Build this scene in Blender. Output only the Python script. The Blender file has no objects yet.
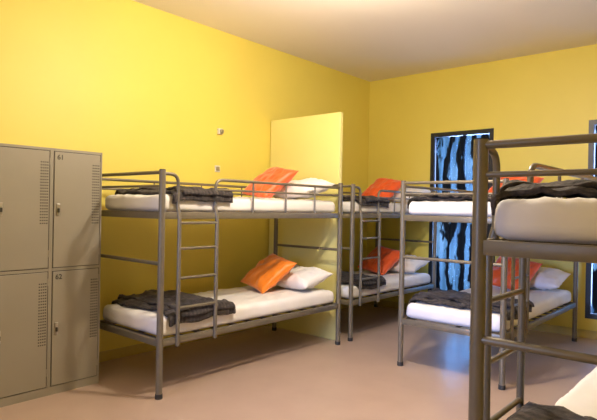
import bpy, bmesh, math, random
from mathutils import Vector, Matrix, noise
random.seed(4)
scene=bpy.context.scene
scene.view_settings.view_transform='Standard'
COL=scene.collection

# ---------------- materials ----------------
def mat(name, col, rough=0.6, metal=0.0, var=0.06, vscale=6.0, bump=0.0, bscale=60.0, sheen=0.0, spec=0.5, col2=None):
    m=bpy.data.materials.new(name); m.use_nodes=True
    nt=m.node_tree; b=nt.nodes['Principled BSDF']
    b.inputs['Roughness'].default_value=rough; b.inputs['Metallic'].default_value=metal
    b.inputs['Specular IOR Level'].default_value=spec
    if sheen: b.inputs['Sheen Weight'].default_value=sheen
    tc=nt.nodes.new('ShaderNodeTexCoord')
    n=nt.nodes.new('ShaderNodeTexNoise'); n.inputs['Scale'].default_value=vscale; n.inputs['Detail'].default_value=5
    nt.links.new(tc.outputs['Object'],n.inputs['Vector'])
    r=nt.nodes.new('ShaderNodeValToRGB')
    c2=col2 if col2 else tuple(min(1,c*(1+var)) for c in col)
    c1=col if col2 else tuple(c*(1-var) for c in col)
    r.color_ramp.elements[0].color=(*c1,1); r.color_ramp.elements[1].color=(*c2,1)
    r.color_ramp.elements[0].position=.35; r.color_ramp.elements[1].position=.65
    nt.links.new(n.outputs['Fac'],r.inputs['Fac']); nt.links.new(r.outputs['Color'],b.inputs['Base Color'])
    if bump:
        n2=nt.nodes.new('ShaderNodeTexNoise'); n2.inputs['Scale'].default_value=bscale; n2.inputs['Detail'].default_value=4
        nt.links.new(tc.outputs['Object'],n2.inputs['Vector'])
        bp=nt.nodes.new('ShaderNodeBump'); bp.inputs['Strength'].default_value=bump; bp.inputs['Distance'].default_value=.01
        nt.links.new(n2.outputs['Fac'],bp.inputs['Height']); nt.links.new(bp.outputs['Normal'],b.inputs['Normal'])
    return m
M_wall=mat('yellow_wall_paint',(0.78,0.655,0.125),.5,var=.02,vscale=1.5,bump=.08,bscale=120)
M_part=mat('partition_paint',(0.85,0.78,0.30),.42,var=.02,vscale=2)
M_ceil=mat('ceiling_paint',(0.87,0.80,0.73),.8,var=.01,vscale=1)
M_floor=mat('floor_vinyl',(0.45,0.325,0.25),.3,vscale=3.0,col2=(0.49,0.36,0.28),bump=.04,bscale=150,spec=.5)
M_metal=mat('grey_powder_coat',(0.185,0.16,0.115),.38,metal=.3,var=.04,vscale=20)
M_slat=mat('bed_slat_metal',(0.10,0.09,0.07),.5,metal=.3)
M_cap=mat('rubber_foot',(0.03,0.03,0.03),.7)
M_sheet=mat('white_sheet',(0.83,0.81,0.81),.85,var=.01,bump=.25,bscale=7)
M_pillow=mat('white_pillowcase',(0.85,0.83,0.82),.85,var=.02,bump=.3,bscale=12)
M_or=mat('orange_satin',(0.96,0.25,0.015),.40,var=.08,vscale=9,bump=.15,bscale=14,sheen=.3)
M_red=mat('red_orange_satin',(0.86,0.115,0.02),.42,var=.08,vscale=9,bump=.15,bscale=14,sheen=.3)
M_blk=mat('charcoal_blanket',(0.020,0.015,0.014),.9,vscale=38,col2=(0.08,0.062,0.057),bump=.7,bscale=50,sheen=.08)
# woven stripes in the blanket
nt=M_blk.node_tree; _b=nt.nodes['Principled BSDF']
_w=nt.nodes.new('ShaderNodeTexWave'); _w.bands_direction='Y'; _w.inputs['Scale'].default_value=9; _w.inputs['Distortion'].default_value=.6
_tc=nt.nodes.new('ShaderNodeTexCoord'); nt.links.new(_tc.outputs['Object'],_w.inputs['Vector'])
_mx=nt.nodes.new('ShaderNodeMixRGB'); _mx.blend_type='MULTIPLY'; _mx.inputs[0].default_value=.55
_src=_b.inputs['Base Color'].links[0].from_socket
nt.links.new(_src,_mx.inputs[1]); nt.links.new(_w.outputs['Color'],_mx.inputs[2]); nt.links.new(_mx.outputs[0],_b.inputs['Base Color'])
M_lock=mat('locker_grey_paint',(0.285,0.26,0.205),.42,metal=.15,var=.02,vscale=3)
M_lockd=mat('locker_vent_dark',(0.05,0.045,0.035),.7)
M_chrome=mat('lock_metal',(0.45,0.42,0.36),.3,metal=.9)
M_frame=mat('window_frame_black',(0.012,0.014,0.016),.4)
M_base=mat('baseboard_paint',(0.55,0.44,0.12),.5)
M_white=mat('white_plastic',(0.75,0.74,0.68),.4)

def curtain_mat():
    """dark sheer curtain printed with tree trunks and branches"""
    m=bpy.data.materials.new('patterned_curtain'); m.use_nodes=True
    nt=m.node_tree; N=nt.nodes; L=nt.links
    for n in list(N): N.remove(n)
    out=N.new('ShaderNodeOutputMaterial'); tc=N.new('ShaderNodeTexCoord')
    mp=N.new('ShaderNodeMapping'); mp.inputs['Scale'].default_value=(1,1,.38)
    w=N.new('ShaderNodeTexWave'); w.wave_type='BANDS'; w.bands_direction='X'
    w.inputs['Scale'].default_value=1.7; w.inputs['Distortion'].default_value=10; w.inputs['Detail'].default_value=4; w.inputs['Detail Scale'].default_value=1.7; w.inputs['Detail Roughness'].default_value=.6
    r=N.new('ShaderNodeValToRGB'); r.color_ramp.elements[0].position=.42; r.color_ramp.elements[1].position=.75
    L.new(tc.outputs['Object'],mp.inputs['Vector']); L.new(mp.outputs['Vector'],w.inputs['Vector']); L.new(w.outputs['Fac'],r.inputs['Fac'])
    nz=N.new('ShaderNodeTexNoise'); nz.inputs['Scale'].default_value=3.2; nz.inputs['Detail'].default_value=3
    L.new(mp.outputs['Vector'],nz.inputs['Vector'])
    cr=N.new('ShaderNodeValToRGB'); els=cr.color_ramp.elements
    els[0].position=.36; els[0].color=(.05,.14,.20,1); els[1].position=.66; els[1].color=(.75,.88,.85,1)
    md=els.new(.5); md.color=(.22,.42,.48,1)
    L.new(nz.outputs['Fac'],cr.inputs['Fac'])
    d=N.new('ShaderNodeBsdfDiffuse'); d.inputs['Color'].default_value=(.014,.02,.03,1)
    t=N.new('ShaderNodeBsdfTranslucent'); t.inputs['Color'].default_value=(.11,.17,.20,1)
    tp=N.new('ShaderNodeBsdfTransparent'); L.new(cr.outputs['Color'],tp.inputs['Color'])
    m1=N.new('ShaderNodeMixShader'); m1.inputs[0].default_value=.72
    L.new(t.outputs[0],m1.inputs[1]); L.new(tp.outputs[0],m1.inputs[2])
    m2=N.new('ShaderNodeMixShader'); L.new(r.outputs['Color'],m2.inputs[0]); L.new(d.outputs[0],m2.inputs[1]); L.new(m1.outputs[0],m2.inputs[2])
    L.new(m2.outputs[0],out.inputs['Surface'])
    return m
M_curt=curtain_mat()
def glass_mat():
    m=bpy.data.materials.new('window_glass'); m.use_nodes=True
    nt=m.node_tree; N=nt.nodes; L=nt.links
    for n in list(N): N.remove(n)
    out=N.new('ShaderNodeOutputMaterial'); g=N.new('ShaderNodeBsdfGlossy'); g.inputs['Roughness'].default_value=.02
    t=N.new('ShaderNodeBsdfTransparent'); mx=N.new('ShaderNodeMixShader'); mx.inputs[0].default_value=.06
    L.new(t.outputs[0],mx.inputs[1]); L.new(g.outputs[0],mx.inputs[2]); L.new(mx.outputs[0],out.inputs['Surface'])
    return m
M_glass=glass_mat()

# ---------------- mesh helpers ----------------
def finish(bm,name,mats,parent=None,smooth=True,loc=(0,0,0),angle=40):
    me=bpy.data.meshes.new(name); 
    bmesh.ops.recalc_face_normals(bm,faces=bm.faces)
    bm.to_mesh(me); bm.free()
    for m in mats: me.materials.append(m)
    o=bpy.data.objects.new(name,me); COL.objects.link(o); o.location=loc
    if parent: o.parent=parent
    if smooth:
        for p in me.polygons: p.use_smooth=True
        try: me.set_sharp_from_angle(angle=math.radians(angle))
        except Exception: pass
    return o
def box(bm,a,b,mi=0,bev=0):
    r=bmesh.ops.create_cube(bm,size=1)
    vs=r['verts']; a=Vector(a); b=Vector(b); c=(a+b)/2; s=b-a
    for v in vs: v.co=Vector((v.co.x*s.x,v.co.y*s.y,v.co.z*s.z))+c
    fs=list({f for v in vs for f in v.link_faces})
    for f in fs: f.material_index=mi
    if bev:
        es=list({e for v in vs for e in v.link_edges})
        r2=bmesh.ops.bevel(bm,geom=es,offset=bev,segments=2,affect='EDGES',profile=.5)
        for f in r2['faces']: f.material_index=mi
def tube(bm,pts,r,seg=12,mi=0,cap=True):
    pts=[Vector(p) for p in pts]; n=len(pts)
    T=[]
    for i in range(n):
        if i==0: t=pts[1]-pts[0]
        elif i==n-1: t=pts[-1]-pts[-2]
        else: t=(pts[i]-pts[i-1]).normalized()+(pts[i+1]-pts[i]).normalized()
        T.append(t.normalized())
    up=Vector((0,0,1)) if abs(T[0].z)<.9 else Vector((1,0,0))
    a=T[0].cross(up).normalized(); rings=[]
    for i in range(n):
        a=(a-T[i]*a.dot(T[i])).normalized(); b=T[i].cross(a)
        rings.append([bm.verts.new(pts[i]+r*(math.cos(2*math.pi*k/seg)*a+math.sin(2*math.pi*k/seg)*b)) for k in range(seg)])
    for i in range(n-1):
        for k in range(seg):
            f=bm.faces.new((rings[i][k],rings[i][(k+1)%seg],rings[i+1][(k+1)%seg],rings[i+1][k])); f.material_index=mi
    if cap:
        for R in (rings[0],rings[-1]):
            f=bm.faces.new(R); f.material_index=mi
def rounded(pts,rad,n=5):
    P=[Vector(p) for p in pts]; out=[P[0]]
    for i in range(1,len(P)-1):
        p,a,b=P[i],P[i-1],P[i+1]
        u=(a-p).normalized(); v=(b-p).normalized()
        s=p+u*rad; e=p+v*rad
        for k in range(n+1):
            t=k/n; out.append((1-t)**2*s+2*t*(1-t)*p+t*t*e)
    out.append(P[-1]); return out

# ---------------- camera calibration ----------------
F=536.0; yaw=math.radians(40.9); H=1.40
camd=bpy.data.cameras.new('camera'); cam=bpy.data.objects.new('camera',camd); COL.objects.link(cam)
camd.sensor_width=36; camd.lens=36*F/597; camd.clip_start=.05
fw=Vector((-math.sin(yaw),math.cos(yaw),0)); rt=Vector((math.cos(yaw),math.sin(yaw),0)); up=Vector((0,0,1))
pitch=math.radians(-.25); roll=math.radians(1.05)
f2=fw*math.cos(pitch)+up*math.sin(pitch); u2=up*math.cos(pitch)-fw*math.sin(pitch)
r3=rt*math.cos(roll)+u2*math.sin(roll); u3=u2*math.cos(roll)-rt*math.sin(roll)
cam.matrix_world=Matrix(((r3.x,u3.x,-f2.x,0),(r3.y,u3.y,-f2.y,0),(r3.z,u3.z,-f2.z,H),(0,0,0,1)))
scene.camera=cam

# ---------------- room ----------------
XL,XR,YN,YB,ZC=-4.42,1.5,-1.6,6.66,3.28
T=.2
def slab(name,a,b,m):
    bm=bmesh.new(); box(bm,a,b); return finish(bm,name,[m],smooth=False)
slab('floor',(XL-T,YN-T,-.1),(XR+T,YB+T,0),M_floor)
slab('ceiling',(XL-T,YN-T,ZC),(XR+T,YB+T,ZC+.15),M_ceil)
slab('wall_left',(XL-T,YN-T,0),(XL,YB+T,ZC),M_wall)
slab('wall_right',(XR,YN-T,0),(XR+T,YB+T,ZC),M_wall)
def wall_with_windows(name,ya,yb,wins,z0,z1):
    bm=bmesh.new()
    xs=[XL]+[v for w in wins for v in w]+[XR]
    for i in range(0,len(xs),2): box(bm,(xs[i],ya,0),(xs[i+1],yb,ZC))
    for w in wins:
        box(bm,(w[0],ya,0),(w[1],yb,z0)); box(bm,(w[0],ya,z1),(w[1],yb,ZC))
    finish(bm,name,[M_wall],smooth=False)
wins=[(-3.42,-2.56),(-1.49,-.63)]; WZ0,WZ1=.22,2.44
wall_with_windows('wall_back',YB,YB+T,wins,WZ0,WZ1)
added_fwin=(-2.7,-1.5)  # unseen opening, added so blue light reaches the third bunk's near end
wall_with_windows('wall_front',YN-T,YN,[added_fwin],.8,2.2)
e3=bpy.data.objects.new('window_3',None); COL.objects.link(e3); e3.location=((added_fwin[0]+added_fwin[1])/2,YN-.1,0)  # made-up window behind the camera, frames the added blue lamp
bm=bmesh.new()
box(bm,(-.6,-.03,.8),(-.55,.1,2.2)); box(bm,(.55,-.03,.8),(.6,.1,2.2)); box(bm,(-.55,-.03,.8),(.55,.1,.85)); box(bm,(-.55,-.03,2.15),(.55,.1,2.2)); box(bm,(-.02,-.03,.85),(.02,.03,2.15))
finish(bm,'frame',[M_frame],e3,smooth=False)
bm=bmesh.new(); box(bm,(-.55,-.003,.85),(.55,.003,2.15)); finish(bm,'glass',[M_glass],e3,smooth=False)
for i,w in enumerate(wins):
    e=bpy.data.objects.new('window_%d'%(i+1),None); COL.objects.link(e); e.location=((w[0]+w[1])/2,YB+.1,0)
    hw=(w[1]-w[0])/2; f=.055
    bm=bmesh.new()
    box(bm,(-hw,-.1,WZ0),(-hw+f,.03,WZ1)); box(bm,(hw-f,-.1,WZ0),(hw,.03,WZ1))
    box(bm,(-hw+f,-.1,WZ0),(hw-f,.03,WZ0+f)); box(bm,(-hw+f,-.1,WZ1-f),(hw-f,.03,WZ1))
    box(bm,(-.02,-.0,WZ0+f),(.02,.03,WZ1-f)); box(bm,(-hw+f,0,1.25),(hw-f,.03,1.29))
    finish(bm,'frame',[M_frame],e,smooth=False)
    bm=bmesh.new(); box(bm,(-hw+f,.012,WZ0+f),(hw-f,.018,WZ1-f)); finish(bm,'glass',[M_glass],e,smooth=False)
    bm=bmesh.new(); nx,nz=90,24; g=[]
    for k in range(nz+1):
        z=WZ0+f+.005+(WZ1-WZ0-2*f-.01)*k/nz; row=[]
        for j in range(nx+1):
            x=-hw+f+.005+(2*hw-2*f-.01)*j/nx
            row.append(bm.verts.new((x,-.045+.018*math.sin(x*58+.4*math.sin(z*3))+.006*math.sin(x*23+z),z)))
        g.append(row)
    for k in range(nz):
        for j in range(nx): bm.faces.new((g[k][j],g[k][j+1],g[k+1][j+1],g[k+1][j]))
    finish(bm,'curtain',[M_curt],e,angle=80)
slab('baseboard_left',(XL,YN,0),(XL+.012,YB,.09),M_base)
slab('baseboard_back',(XL+.012,YB-.012,0),(XR,YB,.09),M_base)
bm=bmesh.new(); box(bm,(XL+.013,4.56,0),(-3.39,4.61,2.42),bev=.004); finish(bm,'partition_panel',[M_part],smooth=False)

# ---------------- lockers ----------------
def lockers():
    e=bpy.data.objects.new('metal_locker_cabinet',None); COL.objects.link(e)
    x1=-3.905; x0=XL+.015; w=.392; yR=2.158; n=4; top=1.80
    bm=bmesh.new()
    box(bm,(x0,yR-n*w,0),(x1-.02,yR,top),0,.003)
    for c in range(n):
        ya=yR-(c+1)*w; yb=yR-c*w
        box(bm,(x1-.022,ya+.0005,0.0),(x1,ya+.012,top),0); box(bm,(x1-.022,yb-.012,0),(x1,yb-.0005,top),0)
        for z0,z1 in ((0,.06),(.905,.925),(top-.018,top)):
            box(bm,(x1-.022,ya+.012,z0),(x1-.001,yb-.012,z1),0)
        for z0,z1,num in ((.063,.902,2),(.928,top-.021,1)):
            box(bm,(x1-.019,ya+.012,z0-.002),(x1-.004,yb-.012,z1+.002),1)
            box(bm,(x1-.020,ya+.019,z0+.003),(x1+.004,yb-.019,z1-.003),0,.002)
            xf=x1+.0035
            zb=z1-.07-.46
            for r in range(22):
                for k in range(4):
                    y=yb-.032-.015*k; z=zb+r*.021
                    box(bm,(xf,y-.0045,z),(xf+.0016,y+.0045,z+.009),1)
            zm=(z0+z1)/2
            box(bm,(xf,ya+.035,zm-.045),(xf+.008,ya+.060,zm+.045),2,.003)
            box(bm,(xf+.008,ya+.041,zm-.02),(xf+.022,ya+.054,zm+.01),1,.003)
            for zz in (z0+.08,z1-.10): box(bm,(x1-.002,yb-.018,zz),(x1+.006,yb-.011,zz+.05),0)
    finish(bm,'body',[M_lock,M_lockd,M_chrome],e,smooth=False)
    ya=yR-w
    for k,z in enumerate((top-.021-.058,.902-.058)):
        cu=bpy.data.curves.new('number','FONT'); cu.body=str(61+k); cu.size=.05; cu.extrude=.0006; cu.offset=.0010
        o=bpy.data.objects.new('number_label',cu); COL.objects.link(o); o.parent=e
        cu.materials.append(M_lockd)
        o.rotation_euler=(math.pi/2,0,math.pi/2); o.location=(x1+.0052,ya+.036,z)
lockers()

# ---------------- bunk beds ----------------
R=.024; ZLW=.40
def bunk(x0,x1,y0,y1,side,ZT,ZU):
    cx,cy=(x0+x1)/2,(y0+y1)/2
    hx,hy=(x1-x0)/2,(y1-y0)/2
    bm=bmesh.new()
    for sx in (-1,1):
        for sy in (-1,1):
            tube(bm,[(sx*hx,sy*hy,.03),(sx*hx,sy*hy,ZT-.004),],R,16)
            tube(bm,[(sx*hx,sy*hy,ZT-.006),(sx*hx,sy*hy,ZT)],R*.9,16,2)
            tube(bm,[(sx*hx,sy*hy,0),(sx*hx,sy*hy,.035)],R+.003,16,2)
    for sy in (-1,1):
        for z,r in ((ZT-.022,.014),(ZT-.12,.010),(.975,.014)):
            tube(bm,[(-hx,sy*hy,z),(hx,sy*hy,z)],r,10)
        for z in (ZU,ZLW): box(bm,(-hx,sy*hy-.014,z-.025),(hx,sy*hy+.014,z+.025),0,.003)
    for sx in (-1,1):
        for z in (ZU,ZLW):
            box(bm,(sx*hx-.014,-hy,z-.025),(sx*hx+.014,hy,z+.025),0,.003)
        x=sx*hx
        lad=(sx==side)
        ys=-hy+.50 if lad else -hy
        if lad:
            tube(bm,rounded([(x,hy,ZT-.05),(x,ys,ZT-.05),(x,ys,ZU)],.07),.013,10)
            tube(bm,rounded([(x,-hy,ZT-.03),(x,-hy+.14,ZT-.03),(x,-hy+.14,ZU)],.07),.013,10)
        else:
            tube(bm,[(x,hy,ZT-.05),(x,ys,ZT-.05)],.013,10)
        tube(bm,[(x,hy,ZT-.13),(x,ys,ZT-.13)],.009,8)
        for k in range(1,4):
            y=ys+(hy-ys)*k/4
            tube(bm,[(x,y,ZU+.02),(x,y,ZT-.05)],.008,8)
    x=side*(hx+.022)
    for yy in (-hy+.14,-hy+.50):
        tube(bm,[(side*hx,yy,ZU+.06),(x,yy,ZU-.02),(x,yy,ZLW-.04)],.015,12)
    for z in (.64,.86,1.08,1.27):
        tube(bm,[(x,-hy+.14,z),(x,-hy+.50,z)],.011,10)
    for z in (ZU,ZLW):
        for k in range(12):
            y=-hy+.06+(2*hy-.12)*k/11
            box(bm,(-hx+.014,y-.022,z-.004),(hx-.014,y+.022,z+.008),1)
        tube(bm,[(0,-hy,z-.012),(0,hy,z-.012)],.012,8,1)
    return finish(bm,'bunk_bed',[M_metal,M_slat,M_cap],loc=(cx,cy,0))

def rbox_soft(name,cx,cy,z0,wx,wy,h,m,seed=0,amp=.010):
    bm=bmesh.new(); nx,ny,nz=44,100,8
    vd={}
    def V(i,j,k):
        key=(i,j,k)
        if key in vd: return vd[key]
        u=-1+2*i/nx; v=-1+2*j/ny; w=-1+2*k/nz
        rad=.045
        p=Vector((u*wx/2,v*wy/2,w*h/2))
        c=Vector((max(-wx/2+rad,min(wx/2-rad,p.x)),max(-wy/2+rad,min(wy/2-rad,p.y)),max(-h/2+rad,min(h/2-rad,p.z))))
        d=p-c
        if d.length>0: p=c+d.normalized()*min(rad,max(abs(d.x),abs(d.y),abs(d.z)))
        a=p.x*7+p.y*5+2*noise.noise(Vector((p.x*2,p.y*2,seed)))
        n1=noise.noise(Vector((p.x*2.5+seed*5,p.y*1.6,seed)))
        n2=1-abs(noise.noise(Vector((a+seed,p.y*1.3-p.x*2,seed+2))))*2
        n3=1-abs(noise.noise(Vector((p.x*11+seed,p.y*5+3,seed))))*2
        if w>-.9:
            k2=(1 if w>0 else .2)
            p.z+=amp*k2*(.7*n1+.75*max(n2,0)**3+.35*max(n3,0)**3-.8)
        sag=.010*(.5-w*.5)
        if abs(u)>.98: p.x+=(1 if u>0 else -1)*(sag+.010*noise.noise(Vector((p.y*7,seed,p.z*5))))
        if abs(v)>.98: p.y+=(1 if v>0 else -1)*(.009*noise.noise(Vector((p.x*8,seed,p.z*5))))
        vd[key]=bm.verts.new(p); return vd[key]
    for i in range(nx):
        for j in range(ny):
            for k in (0,nz): bm.faces.new((V(i,j,k),V(i+1,j,k),V(i+1,j+1,k),V(i,j+1,k)))
    for i in range(nx):
        for k in range(nz):
            for j in (0,ny): bm.faces.new((V(i,j,k),V(i+1,j,k),V(i+1,j,k+1),V(i,j,k+1)))
    for j in range(ny):
        for k in range(nz):
            for i in (0,nx): bm.faces.new((V(i,j,k),V(i,j+1,k),V(i,j+1,k+1),V(i,j,k+1)))
    return finish(bm,name,[m],loc=(cx,cy,z0+h/2),angle=70)

def pillow(name,loc,w,l,t,rot,m,seed=0):
    bm=bmesh.new(); n=30; g={}
    for s in (1,-1):
        for i in range(n+1):
            for j in range(n+1):
                edge=i in(0,n) or j in(0,n)
                if s==-1 and edge: g[(s,i,j)]=g[(1,i,j)]; continue
                u=-1+2*i/n; v=-1+2*j/n
                a=(1-abs(u)**2.6)*(1-abs(v)**2.6)
                z=s*t/2*(max(a,0)**.5)
                pin=1-.07*(1-abs(u)**2)*abs(v)**3; pin2=1-.07*(1-abs(v)**2)*abs(u)**3
                x=u*w/2*pin2; y=v*l/2*pin
                if not edge:
                    wr=noise.noise(Vector((u*2.5+seed,v*2.5,s)))*.14*t+ -abs(noise.noise(Vector((u*5+seed*3,v*3,s))))*.14*t
                    z+=s*wr*min(1,a*3)
                g[(s,i,j)]=bm.verts.new((x,y,z))
    for s in (1,-1):
        for i in range(n):
            for j in range(n):
                bm.faces.new((g[(s,i,j)],g[(s,i+1,j)],g[(s,i+1,j+1)],g[(s,i,j+1)]))
    o=finish(bm,name,[m],loc=loc,angle=80)
    o.rotation_euler=rot
    Rm=o.rotation_euler.to_matrix(); lo=min((Rm@v.co).z for v in o.data.vertices)
    o.location.z=loc[2]-lo
    return o

def blanket(cx,cy,z,wx,wy,seed=0,drape=.05):
    e=bpy.data.objects.new('folded_blanket',None); COL.objects.link(e); e.location=(cx,cy,z)
    for layer in range(2):
        bm=bmesh.new(); nx,ny=64,36; g=[]
        lx=wx/2+.022+layer*.012
        ly=wy*(1-.22*layer)
        dr=drape*(1-.5*layer)
        L=2*(lx+dr); z0=.016+layer*.022
        for i in range(nx+1):
            s=-L/2+L*i/nx; row=[]
            for j in range(ny+1):
                tt=-1+2*j/ny
                t=ly/2*tt+ .07*noise.noise(Vector((s*3.2+layer*5,seed,layer+(5 if tt>0 else 0))))*abs(tt)+.02*layer
                if abs(s)<=lx-.03: x=s; zz=z0
                else:
                    q=abs(s)-(lx-.03); sg=1 if s>0 else -1
                    q*=1+.5*noise.noise(Vector((t*4,seed,sg)))
                    a=min(q/.03,math.pi/2); x=sg*((lx-.03)+.03*math.sin(a)); zz=z0-.03*(1-math.cos(a))-max(0,q-.03*math.pi/2)
                wv=.018*noise.noise(Vector((s*5+seed,t*6,layer)))+.018*max(0,1-3*abs(noise.noise(Vector((s*5+seed,t*8+s*3,layer+4)))))
                if abs(s)<=lx-.02: zz+=max(wv,-.004)
                else: x+=(1 if s>0 else -1)*abs(wv)*.7
                if abs(tt)>.93: zz-=.006
                row.append(bm.verts.new((x,t,zz)))
            g.append(row)
        for i in range(nx):
            for j in range(ny): bm.faces.new((g[i][j],g[i+1][j],g[i+1][j+1],g[i][j+1]))
        o=finish(bm,'fold_%d'%(layer+1),[M_blk],e,angle=80)
        so=o.modifiers.new('s','SOLIDIFY'); so.thickness=.018; so.offset=0
    return e

def dress(x0,x1,y0,y1,seed,up,low,ZU):
    cx,cy=(x0+x1)/2,(y0+y1)/2; wx=x1-x0-.055; wy=y1-y0-.055
    MH=.14 if seed<3 else .15
    for lvl,z in enumerate((ZLW+.026,ZU+.026)):
        rbox_soft('mattress',cx,cy,z,wx,wy,MH-.01*lvl,M_sheet,seed+lvl)
        zt=z+MH-.01*lvl+.001
        if seed==3 and lvl==0: blanket(cx,y0+.33,zt,wx,.42,5.1)
        else: blanket(cx,y0+.42,zt,wx,.60,seed*2.3+lvl*3)
        pz=zt-.004
        pillow('bed_pillow',(cx+.12,y1-.25,pz),.60,.42,.18,(math.radians(15),0,math.radians(-4+seed)),M_pillow,seed+lvl)
        c=(low,up)[lvl]
        pillow('throw_cushion',(cx-.05,y1-.53,pz),.48,.47,.17,(math.radians(38),math.radians(7),math.radians(-16+5*seed)),c,seed*2+lvl)
beds=[(-4.18,-3.28,2.28,4.44,1,M_red,M_or,1.66,1.325),(-4.18,-3.28,4.66,6.56,1,M_red,M_red,1.66,1.325),
      (-2.44,-1.53,4.25,6.40,1,M_red,M_red,1.66,1.325),(-.71,.20,1.74,3.88,-1,M_red,M_or,1.64,1.28)]
for i,(a,b,c,d,s,mu,ml,zt,zu) in enumerate(beds):
    bunk(a,b,c,d,s,zt,zu); dress(a,b,c,d,i,mu,ml,zu)

# ---------------- small wall fittings ----------------
def wallbox(name,y,z,w,h,d):
    bm=bmesh.new(); box(bm,(XL,y-w/2,z-h/2),(XL+d*.5,y+w/2,z+h/2),0,.003); 
    box(bm,(XL+d*.5,y-w*.3,z-h*.3),(XL+d,y+w*.3,z+h*.3),1,.003)
    finish(bm,name,[M_white,M_chrome],smooth=False)
wallbox('wall_fitting',3.78,2.20,.06,.06,.06)  # small fitting on the left wall, kind not known
wallbox('light_switch',3.76,1.80,.07,.07,.02)

# ---------------- lights ----------------
def pendant(x,y,z,power,color):
    e=bpy.data.objects.new('ceiling_pendant_lamp',None); COL.objects.link(e); e.location=(x,y,0)
    bm=bmesh.new()
    tube(bm,[(0,0,ZC),(0,0,ZC-.03)],.06,24); tube(bm,[(0,0,ZC-.03),(0,0,z+.17)],.006,8); tube(bm,[(0,0,z+.17),(0,0,z+.13)],.03,16)
    finish(bm,'canopy',[M_white],e)
    l=bpy.data.lights.new('bulb','POINT'); l.energy=power; l.color=color; l.shadow_soft_size=.08
    o=bpy.data.objects.new('bulb',l); COL.objects.link(o); o.parent=e; o.location=(0,0,z)
pendant(-2.05,3.0,2.85,190,(1,.86,.68))
pendant(-2.4,.5,2.6,26,(1,.84,.62))
def daylight_and_fill(loc,tgt,sx,sy,en,spread=180):  # sky light at the back windows, and an added fill from the front
    l=bpy.data.lights.new('daylight_and_fill','AREA'); l.shape='RECTANGLE'; l.size=sx; l.size_y=sy; l.energy=en; l.color=(.30,.46,1); l.spread=math.radians(spread)
    o=bpy.data.objects.new('daylight_and_fill',l); COL.objects.link(o); o.location=loc
    o.rotation_euler=(Vector(tgt)-Vector(loc)).to_track_quat('-Z','Z').to_euler()
for w in wins:
    x=(w[0]+w[1])/2; daylight_and_fill((x,YB+.5,1.35),(x,0,1.2),.8,2.1,130)
daylight_and_fill((-2.1,YN-.45,1.7),(-1.9,4.3,.4),1.0,1.2,28,45)  # added blue fill lamp behind the camera, aimed at the third bunk
wd=bpy.data.worlds.new('world'); scene.world=wd; wd.use_nodes=True
nt=wd.node_tree; bg=nt.nodes['Background']; bg.inputs['Color'].default_value=(.32,.52,.78,1); bg.inputs['Strength'].default_value=.9
